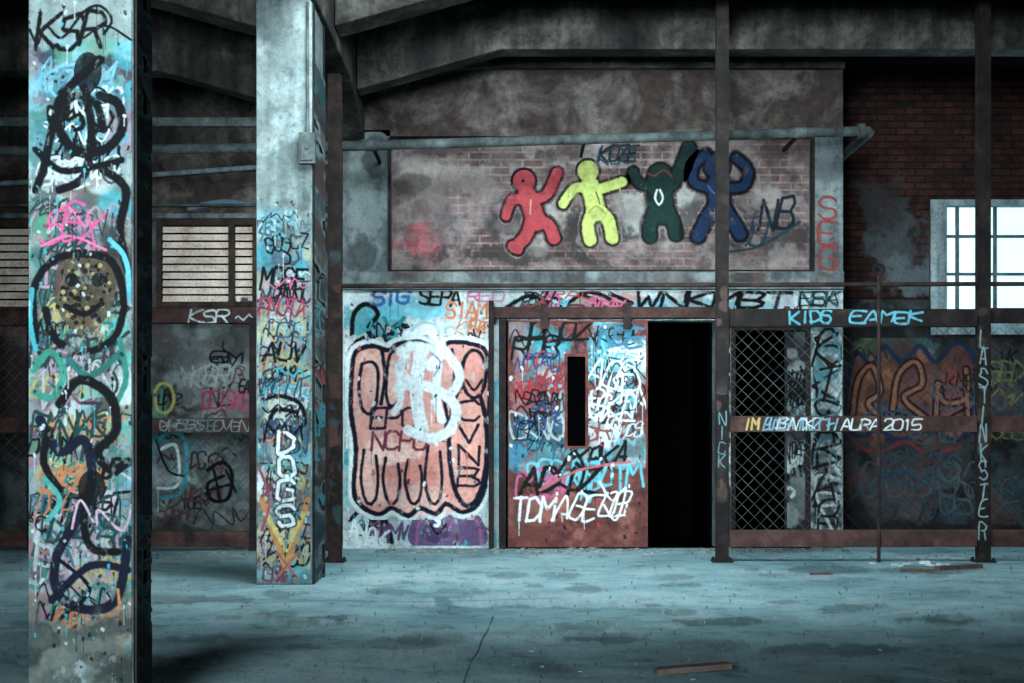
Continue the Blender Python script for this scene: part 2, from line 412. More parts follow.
def louvre(name,x0,x1,y0,y1,d,n=11,mull=None):
    p=empty(name)
    X0,X1,Z0,Z1=PX(x0,d),PX(x1,d),PZ(y1,d),PZ(y0,d); t=.06
    L=[(X0,X1,d-.04,d+.2,Z0,Z0+t),(X0,X1,d-.04,d+.2,Z1-t,Z1),(X0,X0+t,d-.04,d+.2,Z0+t,Z1-t),(X1-t,X1,d-.04,d+.2,Z0+t,Z1-t)]
    if mull:
        m=PX(mull,d); L.append((m-t*.6,m+t*.6,d-.04,d+.01,Z0+t,Z1-t))
    boxes('frame',L,M_frame,p)
    V=[];Fc=[]
    for i in range(n):
        zc=Z0+t+(Z1-Z0-2*t)*(i+.5)/n; h=(Z1-Z0-2*t)/n*.44
        o=len(V)
        V+=[(X0+t,d+.02,zc-h),(X1-t,d+.02,zc-h),(X1-t,d+.05,zc+h*.8),(X0+t,d+.05,zc+h*.8),(X0+t,d+.035,zc-h),(X1-t,d+.035,zc-h),(X1-t,d+.065,zc+h*.8),(X0+t,d+.065,zc+h*.8)]
        Fc+=[tuple(o+k for k in q) for q in ((0,1,2,3),(7,6,5,4),(0,4,5,1),(3,2,6,7),(0,3,7,4),(1,5,6,2))]
    mesh_obj('slats',V,Fc,[M_slat],p)
louvre('window_1',157,258,220,307,DL,10,232)
louvre('window_2',-100,36,222,312,DL,10,-30)
boxes('window_sill',[(LX(150),LX(262),DL-.12,DL,LZ(324),LZ(308))],M_rail,bevel=.01)
boxes('window_sill',[(LX(-100),LX(40),DL-.12,DL,LZ(326),LZ(312))],M_rail,bevel=.01)

RX=lambda x:PX(x,DR); RZ=lambda y:PZ(y,DR)
wr=boxes('wall_back_right',[
 (W(843),RX(930),DR,DR+.3,0,CEIL,0),
 (RX(930),9,DR,DR+.3,0,RZ(335),1),
 (RX(930),9,DR,DR+.3,RZ(200),CEIL,0),
 (RX(1140),9,DR,DR+.3,RZ(335),RZ(200),0),
 (W(843),RX(930),DR-.03,DR,0,RZ(300),1),(RX(930),9,DR-.03,DR,0,RZ(337),1)],[M_rbrick,M_rlow])
boxes('trim_5',[(RX(842)+.2,9,DR-.15,DR-.02,RZ(70),RZ(62))],M_conc,bevel=.01)
w=empty('window_3')
X0,X1,Z0,Z1=RX(930),RX(1140),RZ(335),RZ(200)
boxes('casing',[(X0,X0+.2,DR-.04,DR+.2,Z0,Z1),(X1-.2,X1,DR-.04,DR+.2,Z0,Z1),(X0+.2,X1-.2,DR-.04,DR+.2,Z1-.07,Z1),(X0+.2,X1-.2,DR-.1,DR+.2,Z0,Z0+.30)],M_wframe,w)
boxes('glazing_bars',[(X0+.2,X1-.2,DR+.1,DR+.13,Z0+.30+(Z1-Z0-.37)*k-.018,Z0+.30+(Z1-Z0-.37)*k+.018) for k in (.36,.72)]+
   [(xx-.018,xx+.018,DR+.09,DR+.14,Z0+.30,Z1-.07) for xx in (RX(960),RX(998),RX(1036),RX(1074))],M_bar,w)
boxes('glass',[(X0+.2,X1-.2,DR+.15,DR+.16,Z0+.30,Z1-.07)],M_glass,w)

# ---------------------------------------------------------------- beams
def beam_h(name,x0,x1,y0,y1,z0,z1,haunch):
    V=[];prof=[(y0,z0),(y1-1.3,z0),(y1,z0-haunch),(y1,z1),(y0,z1)]
    n=len(prof)
    for x in (x0,x1): V+=[(x,a,b) for a,b in prof]
    Fc=[tuple(range(n)),tuple(reversed(range(n,2*n)))]+[((i+1)%n,i,i+n,(i+1)%n+n) for i in range(n)]
    return mesh_obj(name,V,Fc,[M_dconc],bevel=.015)
beam_h('ceiling_beam',-2.12,-1.62,-5,DW-.1,4.85,CEIL,.35)
beam_h('ceiling_beam',-6.6,-6.1,-5,DL,4.85,CEIL,.3)
def beam_x(name,x0,x1,y0,y1,z0,z1,hl,hr):
    prof=[(x0,z1),(x0,z0-(.42 if hl else 0))]+([(x0+1.5,z0)] if hl else [])+([(x1-1.5,z0)] if hr else [])+[(x1,z0-(.42 if hr else 0)),(x1,z1)]
    n=len(prof); V=[(a,y,b) for y in (y0,y1) for a,b in prof]
    Fc=[tuple(range(n)),tuple(reversed(range(n,2*n)))]+[((i+1)%n,i,i+n,(i+1)%n+n) for i in range(n)]
    return mesh_obj(name,V,Fc,[M_dconc],bevel=.015)
beam_x('ceiling_crossbeam',-1.61,9,12.7,13.1,5.38,CEIL,True,False)
beam_x('ceiling_crossbeam',-6.1,-2.13,12.2,12.6,5.2,CEIL,False,True)
beam_x('ceiling_crossbeam',-1.61,9,14.5,14.8,5.25,CEIL,True,False)
beam_x('ceiling_crossbeam',-6.1,-2.13,14.4,14.7,5.0,CEIL,False,True)

# ---------------------------------------------------------------- columns
def column(x0p,x1p,d,dep,top):
    X0,X1=PX(x0p,d),PX(x1p,d)
    o=boxes('concrete_column',[(X0,X1,d,d+dep,0,top)],M_col,bevel=.012)
    boxes('corner_guard',[(X1+.002,X1+.012,d+.02,d+.09,0.0,top-.01),(X1+.002,X1+.012,d+dep-.1,d+dep-.02,0,top-.01)],M_rust2,o)
    return o
col1=column(28,133,C1,.28,4.84)
col2=column(256,312,C2,.75,4.84)
jb=boxes('junction_box',[(PX(300,C2),PX(316,C2),C2-.07,C2-.001,PZ(165,C2),PZ(134,C2)),
 (PX(302,C2),PX(314,C2),C2-.08,C2-.07,PZ(162,C2),PZ(137,C2)),(PX(306,C2),PX(310,C2),C2-.09,C2-.08,PZ(151,C2),PZ(147,C2))],M_pipe,bevel=.004)
tube('conduit',[(PX(308,C2),C2-.03,PZ(134,C2)),(PX(308,C2),C2-.03,4.82)],.012,M_pipe,jb)

# ---------------------------------------------------------------- steel posts and frame
def hpost(name,xp,d,wp,top,mat,z0=0):
    X=PX(xp,d); h=wp*d/F/2
    L=[(X-h,X+h,d-h,d-h+.014,z0,top),(X-h,X+h,d+h-.014,d+h,z0,top),(X-.008,X+.008,d-h+.014,d+h-.014,z0,top),
       (X-h-.04,X+h+.04,d-h-.04,d+h+.04,0,.02)]
    for sx in (-1,1):
        for sy in (-1,1):
            L.append((X+sx*(h+.018)-.012,X+sx*(h+.018)+.012,d+sy*(h+.018)-.012,d+sy*(h+.018)+.012,.02,.045))
    return boxes(name,L,mat)
p1=hpost('steel_post',335,DF,13,PZ(75,DF),M_rust)
p2=hpost('steel_post',722,DF,12,CEIL-.01,M_rust2)
p3=hpost('steel_post',983,DF,12,CEIL-.01,M_rust2)
X=lambda x:PX(x,DF); Z=lambda y:PZ(y,DF)
fence=empty('chain_link_fence')
yR=DF+.02
boxes('rails',[(X(729),X(977),yR-.03,yR+.03,Z(432),Z(416)),(X(989),X(1100),yR-.03,yR+.03,Z(432),Z(416)),
 (X(729),X(977),yR-.04,yR+.04,Z(547),Z(530)),(X(989),X(1100),yR-.04,yR+.04,Z(547),Z(530))],M_rail,fence,.006)
boxes('head_rail',[(X(729),X(977),yR-.04,yR+.04,Z(327),Z(309)),(X(989),X(1100),yR-.04,yR+.04,Z(323),Z(308))],M_rust2,fence,.006)
tube('top_rail',[(X(342),DF,Z(286)),(X(715),DF,Z(285))],.022,M_rust,fence)
tube('top_rail_b',[(X(729),DF,Z(285)),(X(977),DF,Z(284))],.022,M_rust,fence)
tube('top_rail_c',[(X(989),DF,Z(284)),(X(1100),DF,Z(284))],.022,M_rust,fence)
tube('thin_post',[(X(878),DF-.03,0),(X(878),DF-.03,Z(276))],.018,M_rust,fence)
def wire_mesh(name,x0,x1,z0,z1,y,pitch,r,mat,parent,sag=0.0):
    V=[];Fc=[]
    def rod(a,b,yy):
        k=6; prev=None
        for i in range(k+1):
            t=i/k; x=a[0]+(b[0]-a[0])*t; z=a[1]+(b[1]-a[1])*t
            dz=sag*math.sin((x-x0)*2.3)*math.sin((z-z0)*1.7); z+=dz if 0<i<k else 0
            o=len(V); V.extend([(x-r,yy,z),(x,yy-r,z+r),(x+r,yy,z),(x,yy+r,z-r)])
            if prev is not None:
                for q in range(4): Fc.append((prev+q,prev+(q+1)%4,o+(q+1)%4,o+q))
            prev=o
    H=z1-z0; Wd=x1-x0
    s=-H
    while s<Wd:
        a0=max(0,s); b0=min(Wd,s+H)
        if b0>a0:
            rod((x0+a0,z0+a0-s),(x0+b0,z0+b0-s),y)
            rod((x0+a0,z1-(a0-s)),(x0+b0,z1-(b0-s)),y+.004)
        s+=pitch
    return mesh_obj(name,V,Fc,[mat],parent)
wire_mesh('mesh_panel',X(730),X(812),Z(530),Z(327),DF+.07,.125,.0032,M_wire,fence,.02)
wire_mesh('mesh_panel_c',X(812),X(977),Z(530),Z(327),DF+.07,.125,.0024,M_rust,fence,.03)
wire_mesh('mesh_panel_b',X(989),X(1100),Z(530),Z(327),DF+.07,.125,.0026,M_rust,fence,.02)
bpy.ops.mesh.primitive_torus_add(location=(X(878),DF-.03,Z(270)),rotation=(math.pi/2,0,0),major_radius=.05,minor_radius=.014)
o=bpy.context.object; o.name='finial_ring'; o.data.materials.append(M_rust2); o.parent=fence
fl=empty('chain_link_fence')
DG=15.2; G=lambda x:PX(x,DG); GZ=lambda y:PZ(y,DG)
boxes('rails',[(G(-40),G(332),DG-.03,DG+.03,GZ(433),GZ(418)),(G(-40),G(332),DG-.04,DG+.04,GZ(547),GZ(531))],M_rail,fl,.006)
boxes('uprights',[(G(28),G(38),DG-.05,DG+.05,0,GZ(318)),(G(250),G(258),DG-.05,DG+.05,0,GZ(318)),(G(326),G(334),DG-.05,DG+.05,0,GZ(318)),(G(-40),G(-30),DG-.05,DG+.05,0,GZ(318))],M_rust2,fl)
wire_mesh('mesh_panel',G(-30),G(28),GZ(531),GZ(318),DG+.05,.125,.0032,M_wire,fl)
wire_mesh('mesh_panel_b',G(156),G(250),GZ(531),GZ(433),DG+.05,.125,.0018,M_rust2,fl)

PP=lambda x,y:(PX(x,DP),DP,PZ(y,DP))
pp=empty('overhead_pipe')
tube('pipe',[PP(-60,152),PP(320,147),PP(866,131),(PX(871,DP),DP+.06,PZ(131,DP)),(PX(872,DP),DR-.06,PZ(131,DP))],.052,M_pipe,pp)
tube('flange',[PP(858,131.1),PP(864,131)],.08,M_pipe,pp)
for xx,yy in ((372,145.4),(585,139),(800,133)):
    tube('coupling',[PP(xx-6,yy),PP(xx+6,yy-.3)],.06,M_pipe,pp)
    a=PP(xx,yy); boxes('bracket',[(a[0]-.015,a[0]+.015,DP+.05,DW-.01,a[2]-.02,a[2]+.02)],M_rust2,pp)

# ---------------------------------------------------------------- doors
d1=empty('door_1')
dd=DW-.04
dx0,dx1=W(508),W(647)
sx0,sx1,sz0,sz1=W(567),W(585),WZ(446),WZ(357)
dz0,dz1=.02,WZ(321)
boxes('leaf',[(dx0,sx0,dd-.05,dd,dz0,dz1),(sx1,dx1,dd-.05,dd,dz0,dz1),(sx0,sx1,dd-.05,dd,dz0,sz0),(sx0,sx1,dd-.05,dd,sz1,dz1)],M_door,d1)
boxes('slot_frame',[(sx0-.03,sx0,dd-.07,dd-.04,sz0-.03,sz1+.03),(sx1,sx1+.03,dd-.07,dd-.04,sz0-.03,sz1+.03),(sx0,sx1,dd-.07,dd-.04,sz1,sz1+.03),(sx0,sx1,dd-.07,dd-.04,sz0-.03,sz0)],M_door,d1)
boxes('slot_dark',[(sx0,sx1,dd-.01,dd,sz0,sz1)],M_black,d1)  # black sheet filling the slot, stands in for the dark beyond
boxes('track',[(W(490),W(728),dd-.10,dd+.03,WZ(319),WZ(308))],M_rail,d1,.006)
boxes('jamb',[(W(489),W(494),dd-.22,dd+.03,0,WZ(303)),(W(499),W(506),dd-.08,dd+.03,0,WZ(320))],M_rust2,d1)
boxes('hangers',[(W(540),W(548),dd-.12,dd-.1,WZ(330),WZ(305)),(W(622),W(630),dd-.12,dd-.1,WZ(330),WZ(305))],M_rust,d1)
d2=empty('door_2')
boxes('frame',[(W(731),W(736),DW+.02,DW+.1,0,WZ(322)),(W(806),W(811),DW+.02,DW+.1,0,WZ(322)),(W(736),W(806),DW+.02,DW+.1,WZ(330),WZ(322)),(W(736),W(806),DW+.02,DW+.1,0,.12)],M_rust2,d2)
boxes('side_board',[(W(786),W(806),DW+.05,DW+.08,.12,WZ(330))],M_rlow,d2)

# ================================================================ GRAFFITI
K=(5,7,11); NAVY=(10,16,36); WH=(208,220,223); RED=(166,42,50); PINK=(190,78,122); TEAL=(40,136,150); CY=(80,172,190)
OR=(196,104,60); YE=(184,174,74); GR=(60,130,90); PUR=(88,56,102); SAL=(214,140,128); BR=(78,42,36); BLU=(40,84,150)
LG=(150,162,164); DG_=(52,62,66)
cw=Canvas('graffiti_paint',plane(DW),(344,291,842,546),wc,P_white,1.7); cw.drips=.18
for a in ((370,318,26,18,TEAL),(405,308,36,10,CY),(520,302,40,8,CY),(600,302,40,10,(160,110,100)),(700,305,60,6,(90,150,170)),
          (380,530,26,14,WH),(356,470,10,50,(90,170,176)),(500,420,8,90,CY),(352,400,8,40,(100,170,180)),
          (480,535,20,12,(80,160,170)),(400,535,30,14,(120,170,176))): cw.blob(*a)
cw.fill([(412,520),(424,512),(470,512),(484,524),(482,546),(414,546)],PUR); cw.curve([(416,546),(420,522),(436,516),(446,530),(458,516),(476,520),(482,546)],(140,80,124),3)
cw.blob(430,532,16,10,(60,40,80)); cw.curve([(430,524),(438,534),(446,524)],K,2)
cw.grime(60,[(96,106,108),(140,132,128),(190,202,204),(110,86,84),(80,90,94)],5,20,.6)
for y in range(330,546,10): cw.blob(826,y,16,9,random.choice([(110,120,122),(34,50,56),(18,22,26),(70,78,80),(50,100,110)]))
for y in range(330,546,14): cw.blob(723,y,9,14,(34,26,26),1.0)
cw.tag('STG',373,290,410,304,BLU,3.2); cw.tag('SEPA',420,289,462,305,K,3,smooth=False); cw.tag('SIAM',446,303,488,318,OR,2.6,smooth=False)
cw.tag('REO',468,291,505,301,PINK,1.6)
cw.curve([(500,312),(530,296),(560,306),(590,292),(625,308)],K,4.5)
for x in (545,580,610): cw.poly([(x,294),(x+22,303),(x,312)],K,4)
cw.tag('TAGSZ',520,305,632,318,BR,3); cw.tag('RAC',548,291,600,299,RED,1.6)
cw.curve([(640,314),(700,309),(760,313),(788,309)],(140,60,50),3); cw.mess(505,292,640,318,8,[CY,(120,60,50),K,PINK],8,14,1.2,2.2)
cw.mess(640,306,842,320,7,[(120,60,50),K,TEAL],7,11,1.2,2)
cw.tag('WNKMBT',636,292,792,308,K,4.0,0.25,.03,smooth=False); cw.tag('NEK',800,291,840,305,(30,84,96),3.4,smooth=False); cw.tag('ESA',800,291,840,305,K,1.6)
cw.curve([(352,335),(354,314),(366,304),(378,314),(368,328),(376,342)],K,5)
cw.curve([(350,350),(362,338),(380,342),(398,324),(408,330)],K,4.5); cw.curve([(384,318),(392,330),(404,318)],(30,110,120),4)
cw.curve([(372,512),(378,538),(384,518),(392,542)],NAVY,5); cw.curve([(350,520),(362,510),(372,520)],K,4); cw.curve([(354,530),(362,520),(366,534)],TEAL,3)
cw.tag('SKARE',816,330,838,530,K,3.4,0,.12,vert=True); cw.tag('OBA',815,340,840,470,(60,110,120),2.4,.2,.1,vert=True); cw.tag('EN',818,480,838,540,(140,150,150),3,0,.1,vert=True)
cw.tag('KTSRAB',816,332,838,536,K,3,0.1,.12,vert=True)
cw.mess(346,515,492,546,8,[K,PUR,TEAL,WH],8,16); cw.mess(344,430,354,500,3,[TEAL],8,10); cw.mess(344,320,420,345,7,[K,TEAL,LG,NAVY],8,14,1.2,2.2); cw.mess(440,318,492,345,5,[OR,LG,K],8,14,1.2,2)
cw.splat(160,[K,TEAL,LG,BR]); cw.finish([(506,320.5,716,560),(731,320.5,811,560)])

TH=Canvas('bubble_letter_graffiti',plane(DW-.004),(345,322,494,520),None,P_white,1.8); TH.drips=.25
out=[(352,372),(356,352),(372,346),(388,350),(398,344),(420,342),(436,348),(452,342),(472,344),(486,352),(490,380),(488,430),(486,480),(478,504),(462,512),(446,504),(436,514),(420,508),(408,516),(392,508),(380,514),(364,508),(354,492),(356,450),(351,410)]
TH.curve(out,WH,12,True,op=.8); TH.fill(out,SAL,op=1)
for a in ((372,480,16,30,(228,172,160)),(430,500,34,16,(222,166,154)),(420,470,34,24,(190,112,102)),(385,380,24,30,(226,172,162)),(460,470,20,40,(200,120,110)),(440,380,30,30,(190,136,132)),(395,450,30,12,(226,180,170))): TH.blob(*a)
TH.curve(out,NAVY,5,True)
for x,y0,y1 in ((382,350,404),(452,350,398),(444,400,440)):
    TH.curve([(x,y0),(x+3,(y0+y1)/2),(x-1,y1)],NAVY,4)
TH.curve([(362,364),(359,386),(362,408),(370,414),(376,404),(378,372),(372,362),(362,364)],NAVY,3.6); TH.curve([(388,362),(392,352),(402,354),(404,370),(400,398),(390,406),(386,390),(388,362)],NAVY,3.6)
for x,yt in ((364,450),(386,458),(408,460),(428,446)): TH.curve([(x,yt),(x-3,480),(x+3,503),(x+11,500),(x+14,480),(x+12,yt+6)],NAVY,3.4)
ov=[(468+19*math.cos(t*.5236),444+62*math.sin(t*.5236)) for t in range(12)]
TH.fill(ov,(216,146,132)); TH.curve(ov,NAVY,5,True)
ov=[(474+12*math.cos(t*.5236),374+24*math.sin(t*.5236)) for t in range(12)]
TH.fill(ov,(206,130,118)); TH.curve(ov,NAVY,4,True); TH.curve([(466,380),(474,390),(482,380)],NAVY,3)
TH.tag('CVNB',458,402,479,490,NAVY,3.2,slant=0,vert=True,smooth=False)
TH.tag('EPC',371,408,418,428,(34,16,50),3.2,.1,.03,smooth=False); TH.tag('NCPG',372,432,428,450,(116,36,60),2.8,.1,.03,smooth=False)
wf=(206,217,222)
for p,wd in (([(408,335),(430,330),(442,350),(430,366)],10),([(400,352),(414,346),(446,352)],9),([(422,350),(416,390),(422,430)],13),([(398,388),(416,384),(440,392),(456,408),(450,430),(430,438),(408,430)],10),([(446,352),(460,376),(448,398)],9),([(398,366),(401,398),(394,412)],7),([(410,345),(401,368),(412,384)],8),([(438,366),(436,396),(442,420)],8)):
    TH.curve(p,wf,wd,soft=1.2,op=.94)
TH.curve([(412,330),(422,322),(436,326),(440,340)],(120,176,196),3,op=.8); TH.curve([(430,352),(440,362),(434,376)],(110,140,156),2)
TH.splat(60,[(180,90,80),NAVY,WH]); TH.finish()

DPn=DW+.16
up=Canvas('graffiti_paint',plane(DPn),(392,140,810,271),wc,P_panel,1.4,wear=.75)
for a in ((418,238,26,24,(176,84,94)),(450,225,30,20,(90,82,84)),(560,225,60,26,(50,50,54)),(600,230,60,16,(32,34,38)),(668,205,60,34,(138,138,134)),(760,200,40,24,(122,112,110)),(470,180,50,20,(126,114,112)),(720,225,60,20,(48,48,52)),(420,175,20,24,(140,128,124)),(545,205,24,50,(164,154,148)),(600,160,60,12,(140,130,126)),(430,150,40,8,(60,50,50)),(500,255,80,10,(50,44,44)),(785,240,30,20,(60,54,54))): up.blob(*a)
up.grime(80,[(146,132,130),(50,42,42),(106,92,90),(70,52,52)],4,18,.55)
up.tag('KOZE',600,146,638,162,(12,28,40),2.4,0.2); up.tag('KOS',598,148,636,164,(20,54,66),1.8,0.2)
up.tag('NB',760,198,796,228,(14,26,38),3.4,.2,smooth=False); up.tag('NU',738,218,768,246,(18,50,64),3,.3)
up.curve([(725,252),(760,246),(800,222)],(20,46,58),2.5)
up.finish()
def figure(name,limbs,heads,fill,outl,ow=5,extra=None):
    xs=[p[0] for l,_ in limbs for p in l]+[h[0] for h in heads]; ys=[p[1] for l,_ in limbs for p in l]+[h[1] for h in heads]
    c=Canvas(name,plane(DPn-.004),(min(xs)-22,max(139.5,min(ys)-22),max(xs)+22,min(270.5,max(ys)+20)),None,P_panel,2.0,wear=.45)
    for p,wd in limbs: c.curve(p,outl,wd+ow)
    for x,y,r in heads: c.disc(x,y,r+ow/2,outl)
    c.drips=.2
    for p,wd in limbs: c.curve(p,fill,wd)
    c.drips=0; c.inside=True
    for x,y,r in heads: c.disc(x,y,r,fill)
    if extra: extra(c)
    c.finish()
def ex_r(c):
    c.grime(10,[(120,36,48)],4,10,.6); c.curve([(531,200),(530,214)],(206,140,130),1.5); c.curve([(516,208),(512,220)],K,1.5); c.disc(523,181,1.6,K)
figure('red_figure_graffiti',[([(527,196),(532,208),(536,222)],18),([(524,200),(512,200),(506,216)],9),([(533,200),(547,194),(557,173)],10),([(531,222),(526,236),(516,247)],12),([(538,220),(549,226),(554,238)],12),([(512,246),(518,250)],9)],[(524,181,11)],(172,58,64),K,5.5,ex_r)
def ex_y(c):
    c.grime(10,[(140,150,80),(196,200,130)],4,10,.6); c.curve([(596,192),(600,204)],(90,90,40),1.6); c.curve([(588,214),(596,206),(606,214)],(130,130,60),1.5)
figure('yellow_figure_graffiti',[([(590,186),(594,200),(596,212)],18),([(588,190),(575,188),(563,204)],9),([(596,190),(610,186),(622,182)],10),([(592,212),(588,226),(590,240)],12),([(598,210),(608,220),(612,238)],12)],[(588,171,10.5)],(176,186,92),K,5.5,ex_y)
def ex_g(c):
    c.grime(10,[(8,14,16),(30,60,52)],4,10,.7); c.curve([(657,190),(655,198),(659,205),(663,198),(660,190)],(180,186,180),1.8); c.curve([(646,172),(654,176),(664,170),(672,177)],(110,50,50),1.3)
figure('dark_green_figure_graffiti',[([(660,182),(660,198),(662,212)],24),([(650,184),(640,184),(633,172)],9),([(672,184),(681,168),(689,148)],13),([(655,212),(650,224),(650,236)],13),([(668,212),(673,222),(676,234)],13)],[(660,176,12)],(18,42,38),K,5,ex_g)
def ex_b(c):
    c.grime(10,[(12,24,50)],4,10,.6); c.curve([(708,186),(716,194),(728,186)],(60,90,136),1.5); c.disc(716,166,2,K)
figure('blue_figure_graffiti',[([(718,184),(719,198),(720,208)],20),([(708,188),(694,182),(694,166),(706,154)],8),([(728,188),(744,186),(748,170),(736,158)],8),([(714,208),(706,220),(698,236)],12),([(724,208),(732,220),(740,234)],12)],[(717,166,12)],(22,42,74),(6,10,18),7,ex_b)

fr=Canvas('graffiti_paint',plane(DW),(345,132,842,271),wc,P_conc,1.0)
fr.tag('SEG',820,198,836,272,(140,44,42),2.6,0,.05,vert=True,smooth=True)
for a in ((366,200,16,60,(120,130,130)),(826,180,12,30,(90,98,100)),(360,250,14,20,(56,62,64)),(375,160,12,20,(56,62,64))): fr.blob(*a)
fr.finish([(389,137,813,272)])
fr=Canvas('graffiti_paint',plane(DW-.05),(345,272.5,842,282.5),wc,P_conc,1.0); fr.grime(40,[(60,56,56),(130,138,138),(80,62,58)],5,16,.6); fr.finish()

dp=Canvas('graffiti_paint',plane(dd-.05),(509,322,646,543),d1,P_door,2.0,wear=.35); dp.drips=.25
for a in ((545,350,46,30,TEAL),(610,350,34,30,CY),(620,395,30,50,(60,130,150)),(540,400,34,24,(150,84,84)),(535,445,30,24,(30,80,120)),(600,450,44,22,(50,130,150)),(530,480,30,20,BR),(620,480,26,16,(120,60,50)),(545,505,34,16,(156,84,74)),(555,375,20,16,(190,176,176)),(518,380,10,40,(150,96,96)),(610,425,28,18,WH),(628,360,16,16,WH),(560,450,30,14,(60,150,160)),(630,440,16,30,(90,160,170)),(520,440,12,30,(50,120,150))): dp.blob(*a)
dp.grime(60,[TEAL,CY,BR,(140,90,90),(40,60,80),LG],5,14,.7,(509,322,646,470)); dp.grime(30,[(100,50,44),(140,84,74),(60,30,30)],6,16,.7,(509,470,646,543))
dp.mess(512,325,646,470,38,[(70,44,54),(40,80,100),(150,160,165),(130,60,60),K,CY,(30,50,80)],12,26,1.4,3)
dp.tag('JOLOZ',516,322,592,340,K,3.4,.2); dp.tag('ROB',514,338,560,358,K,3,.2)
dp.mess(512,345,566,450,14,[LG,K,RED,(30,60,110),K],12,24,1.4,2.6)
dp.mess(587,325,646,450,14,[WH,CY,K,CY,(170,190,200),K],12,26,1.4,2.4)
dp.mess(512,448,646,500,10,[K,RED,BR,CY,PINK],14,26,2,3.6)
dp.tag('ACE',590,358,638,386,WH,2.0,.3,.08,smooth=True); dp.tag('SKL',590,390,640,418,WH,2.2,.3,.1); dp.tag('NDE',600,328,644,346,(50,110,140),3,.2)
dp.tag('ADIZ',522,468,600,492,K,4.2,.25,.06,smooth=False)
dp.curve([(560,470),(574,452),(584,470),(576,490),(560,484)],K,3.5); dp.curve([(540,490),(580,470),(630,462)],(176,84,92),2.6)
dp.tag('TDM',514,498,556,520,WH,2.6,.15,.05,smooth=False); dp.tag('AGEOB',558,494,630,518,WH,2.0,.35,.1,smooth=True)
dp.curve([(600,482),(612,500),(626,488),(616,520),(604,505)],WH,2)
dp.splat(140,[K,WH,BR,RED]); dp.finish([(566.5,356.5,585.5,446.5)])

sb=Canvas('graffiti_paint',plane(DW+.05),(787,332,805,528),d2,P_rlow,1.5); sb.grime(20,[(110,118,120),(70,76,78)],5,12,.8); sb.mess(787,335,805,525,9,[LG,(80,140,150),K],14,24,1.6,2.6); sb.finish()

lw=Canvas('graffiti_paint',plane(DL),(0,190,330,540),wl,P_leftw,1.4,wear=.6); lw.drips=.2
for a in ((215,390,50,50,(110,116,116)),(180,470,26,24,(130,170,170)),(225,480,34,30,(104,110,110)),(160,400,14,20,(60,120,100)),(175,445,24,14,TEAL),(15,380,20,50,(60,40,40)),(240,350,20,24,(92,98,98)),(190,360,26,20,(90,96,98))): lw.blob(*a)
lw.curve([(190,208),(225,202),(256,206)],(80,126,146),4,op=.7)
lw.grime(70,[(60,58,58),(120,126,128),(34,32,32),(84,70,70)],6,22,.7,(150,320,330,540))
lw.mess(156,330,256,530,28,[(120,130,134),(80,50,54),(22,22,26),(60,90,96)],8,20,1.1,2.2)
lw.tag('GEISKO',203,392,250,409,(160,44,80),2.2,0.05,smooth=False); lw.curve([(155,392),(160,384),(170,386),(174,400),(168,412),(158,410),(155,398)],(150,142,70),3); lw.curve([(165,390),(163,410)],K,2)
lw.curve([(158,440),(172,432),(186,444),(182,490),(160,498)],TEAL,4); lw.curve([(160,450),(176,446),(178,484),(158,488)],(180,200,200),3); lw.curve([(156,440),(168,470),(184,476)],K,2.5)
lw.curve([(208,470),(222,462),(232,474),(228,498),(212,500),(208,484),(224,476)],K,4); lw.curve([(214,470),(220,500)],K,3); lw.curve([(226,470),(236,492)],K,3); lw.curve([(210,490),(232,484)],K,3)
lw.curve([(216,460),(226,448),(236,456)],K,2); lw.tag('EM',212,352,244,362,K,2.2); lw.tag('KSR',192,366,230,386,(130,136,136),2.2,.2)
lw.tag('OFF',4,326,28,340,(120,56,50),2.4); lw.tag('EA',240,380,250,392,K,2)
lw.finish()
sl=Canvas('graffiti_paint',plane(DL-.12),(152,309,262,323),wl,P_rail,2); sl.tag('KSR',190,310,230,323,(176,190,192),1.8,.2,smooth=True); sl.scrib(236,312,252,322,(170,184,188),1.2); sl.finish()
fr2=Canvas('graffiti_paint',plane(DG-.03),(150,419,256,432),fl,P_rail,2); fr2.tag('GREGSTOVEN',160,421,250,430,(112,124,126),1.1,0.2,.18,smooth=True); fr2.tag('KSTE',170,420,220,431,(60,90,100),1.6,.2); fr2.finish()

rw=Canvas('graffiti_paint',plane(DR-.03),(845,338,1024,525),wr,P_rlow,1.4,wear=.6); rw.drips=.2
for a in ((900,360,60,26,(50,96,104)),(910,400,70,40,(120,70,56)),(870,400,30,40,(130,80,64)),(950,400,30,40,(110,50,54)),(900,480,60,30,(50,54,58)),(1005,400,20,40,(66,70,72)),(880,350,30,10,(90,100,60))): rw.blob(*a)
rw.grime(60,[(40,42,46),(60,64,68),(90,60,54),(50,80,90)],6,20,.6)
pc=[(848,385),(856,352),(872,366),(884,346),(902,362),(920,346),(936,362),(956,342),(974,360),(974,400),(960,440),(930,430),(900,440),(878,430),(858,436),(846,420)]
rw.fill(pc,(112,66,54),op=.85); rw.blob(880,395,30,24,(140,92,64)); rw.blob(950,385,24,24,(130,56,54)); rw.blob(915,415,40,16,(56,64,84)); rw.grime(20,[(60,34,34),(150,96,70),(90,50,60)],5,14,.7,(850,355,970,430))
rw.curve(pc,(20,46,78),5,True)
for q in ([(852,418),(858,380),(872,366),(880,392),(868,404),(884,420)],[(892,420),(898,376),(916,362),(922,384),(904,398),(928,420)],[(936,420),(938,384),(944,402),(966,398),(966,370),(968,424)]):
    rw.curve(q,(140,86,60),4,outline=(16,14,26),ow=5)
rw.curve([(854,428),(890,412),(930,424),(966,408)],(20,20,32),3)
rw.curve([(856,446),(880,452),(905,442),(930,454),(960,446)],(110,44,50),4)
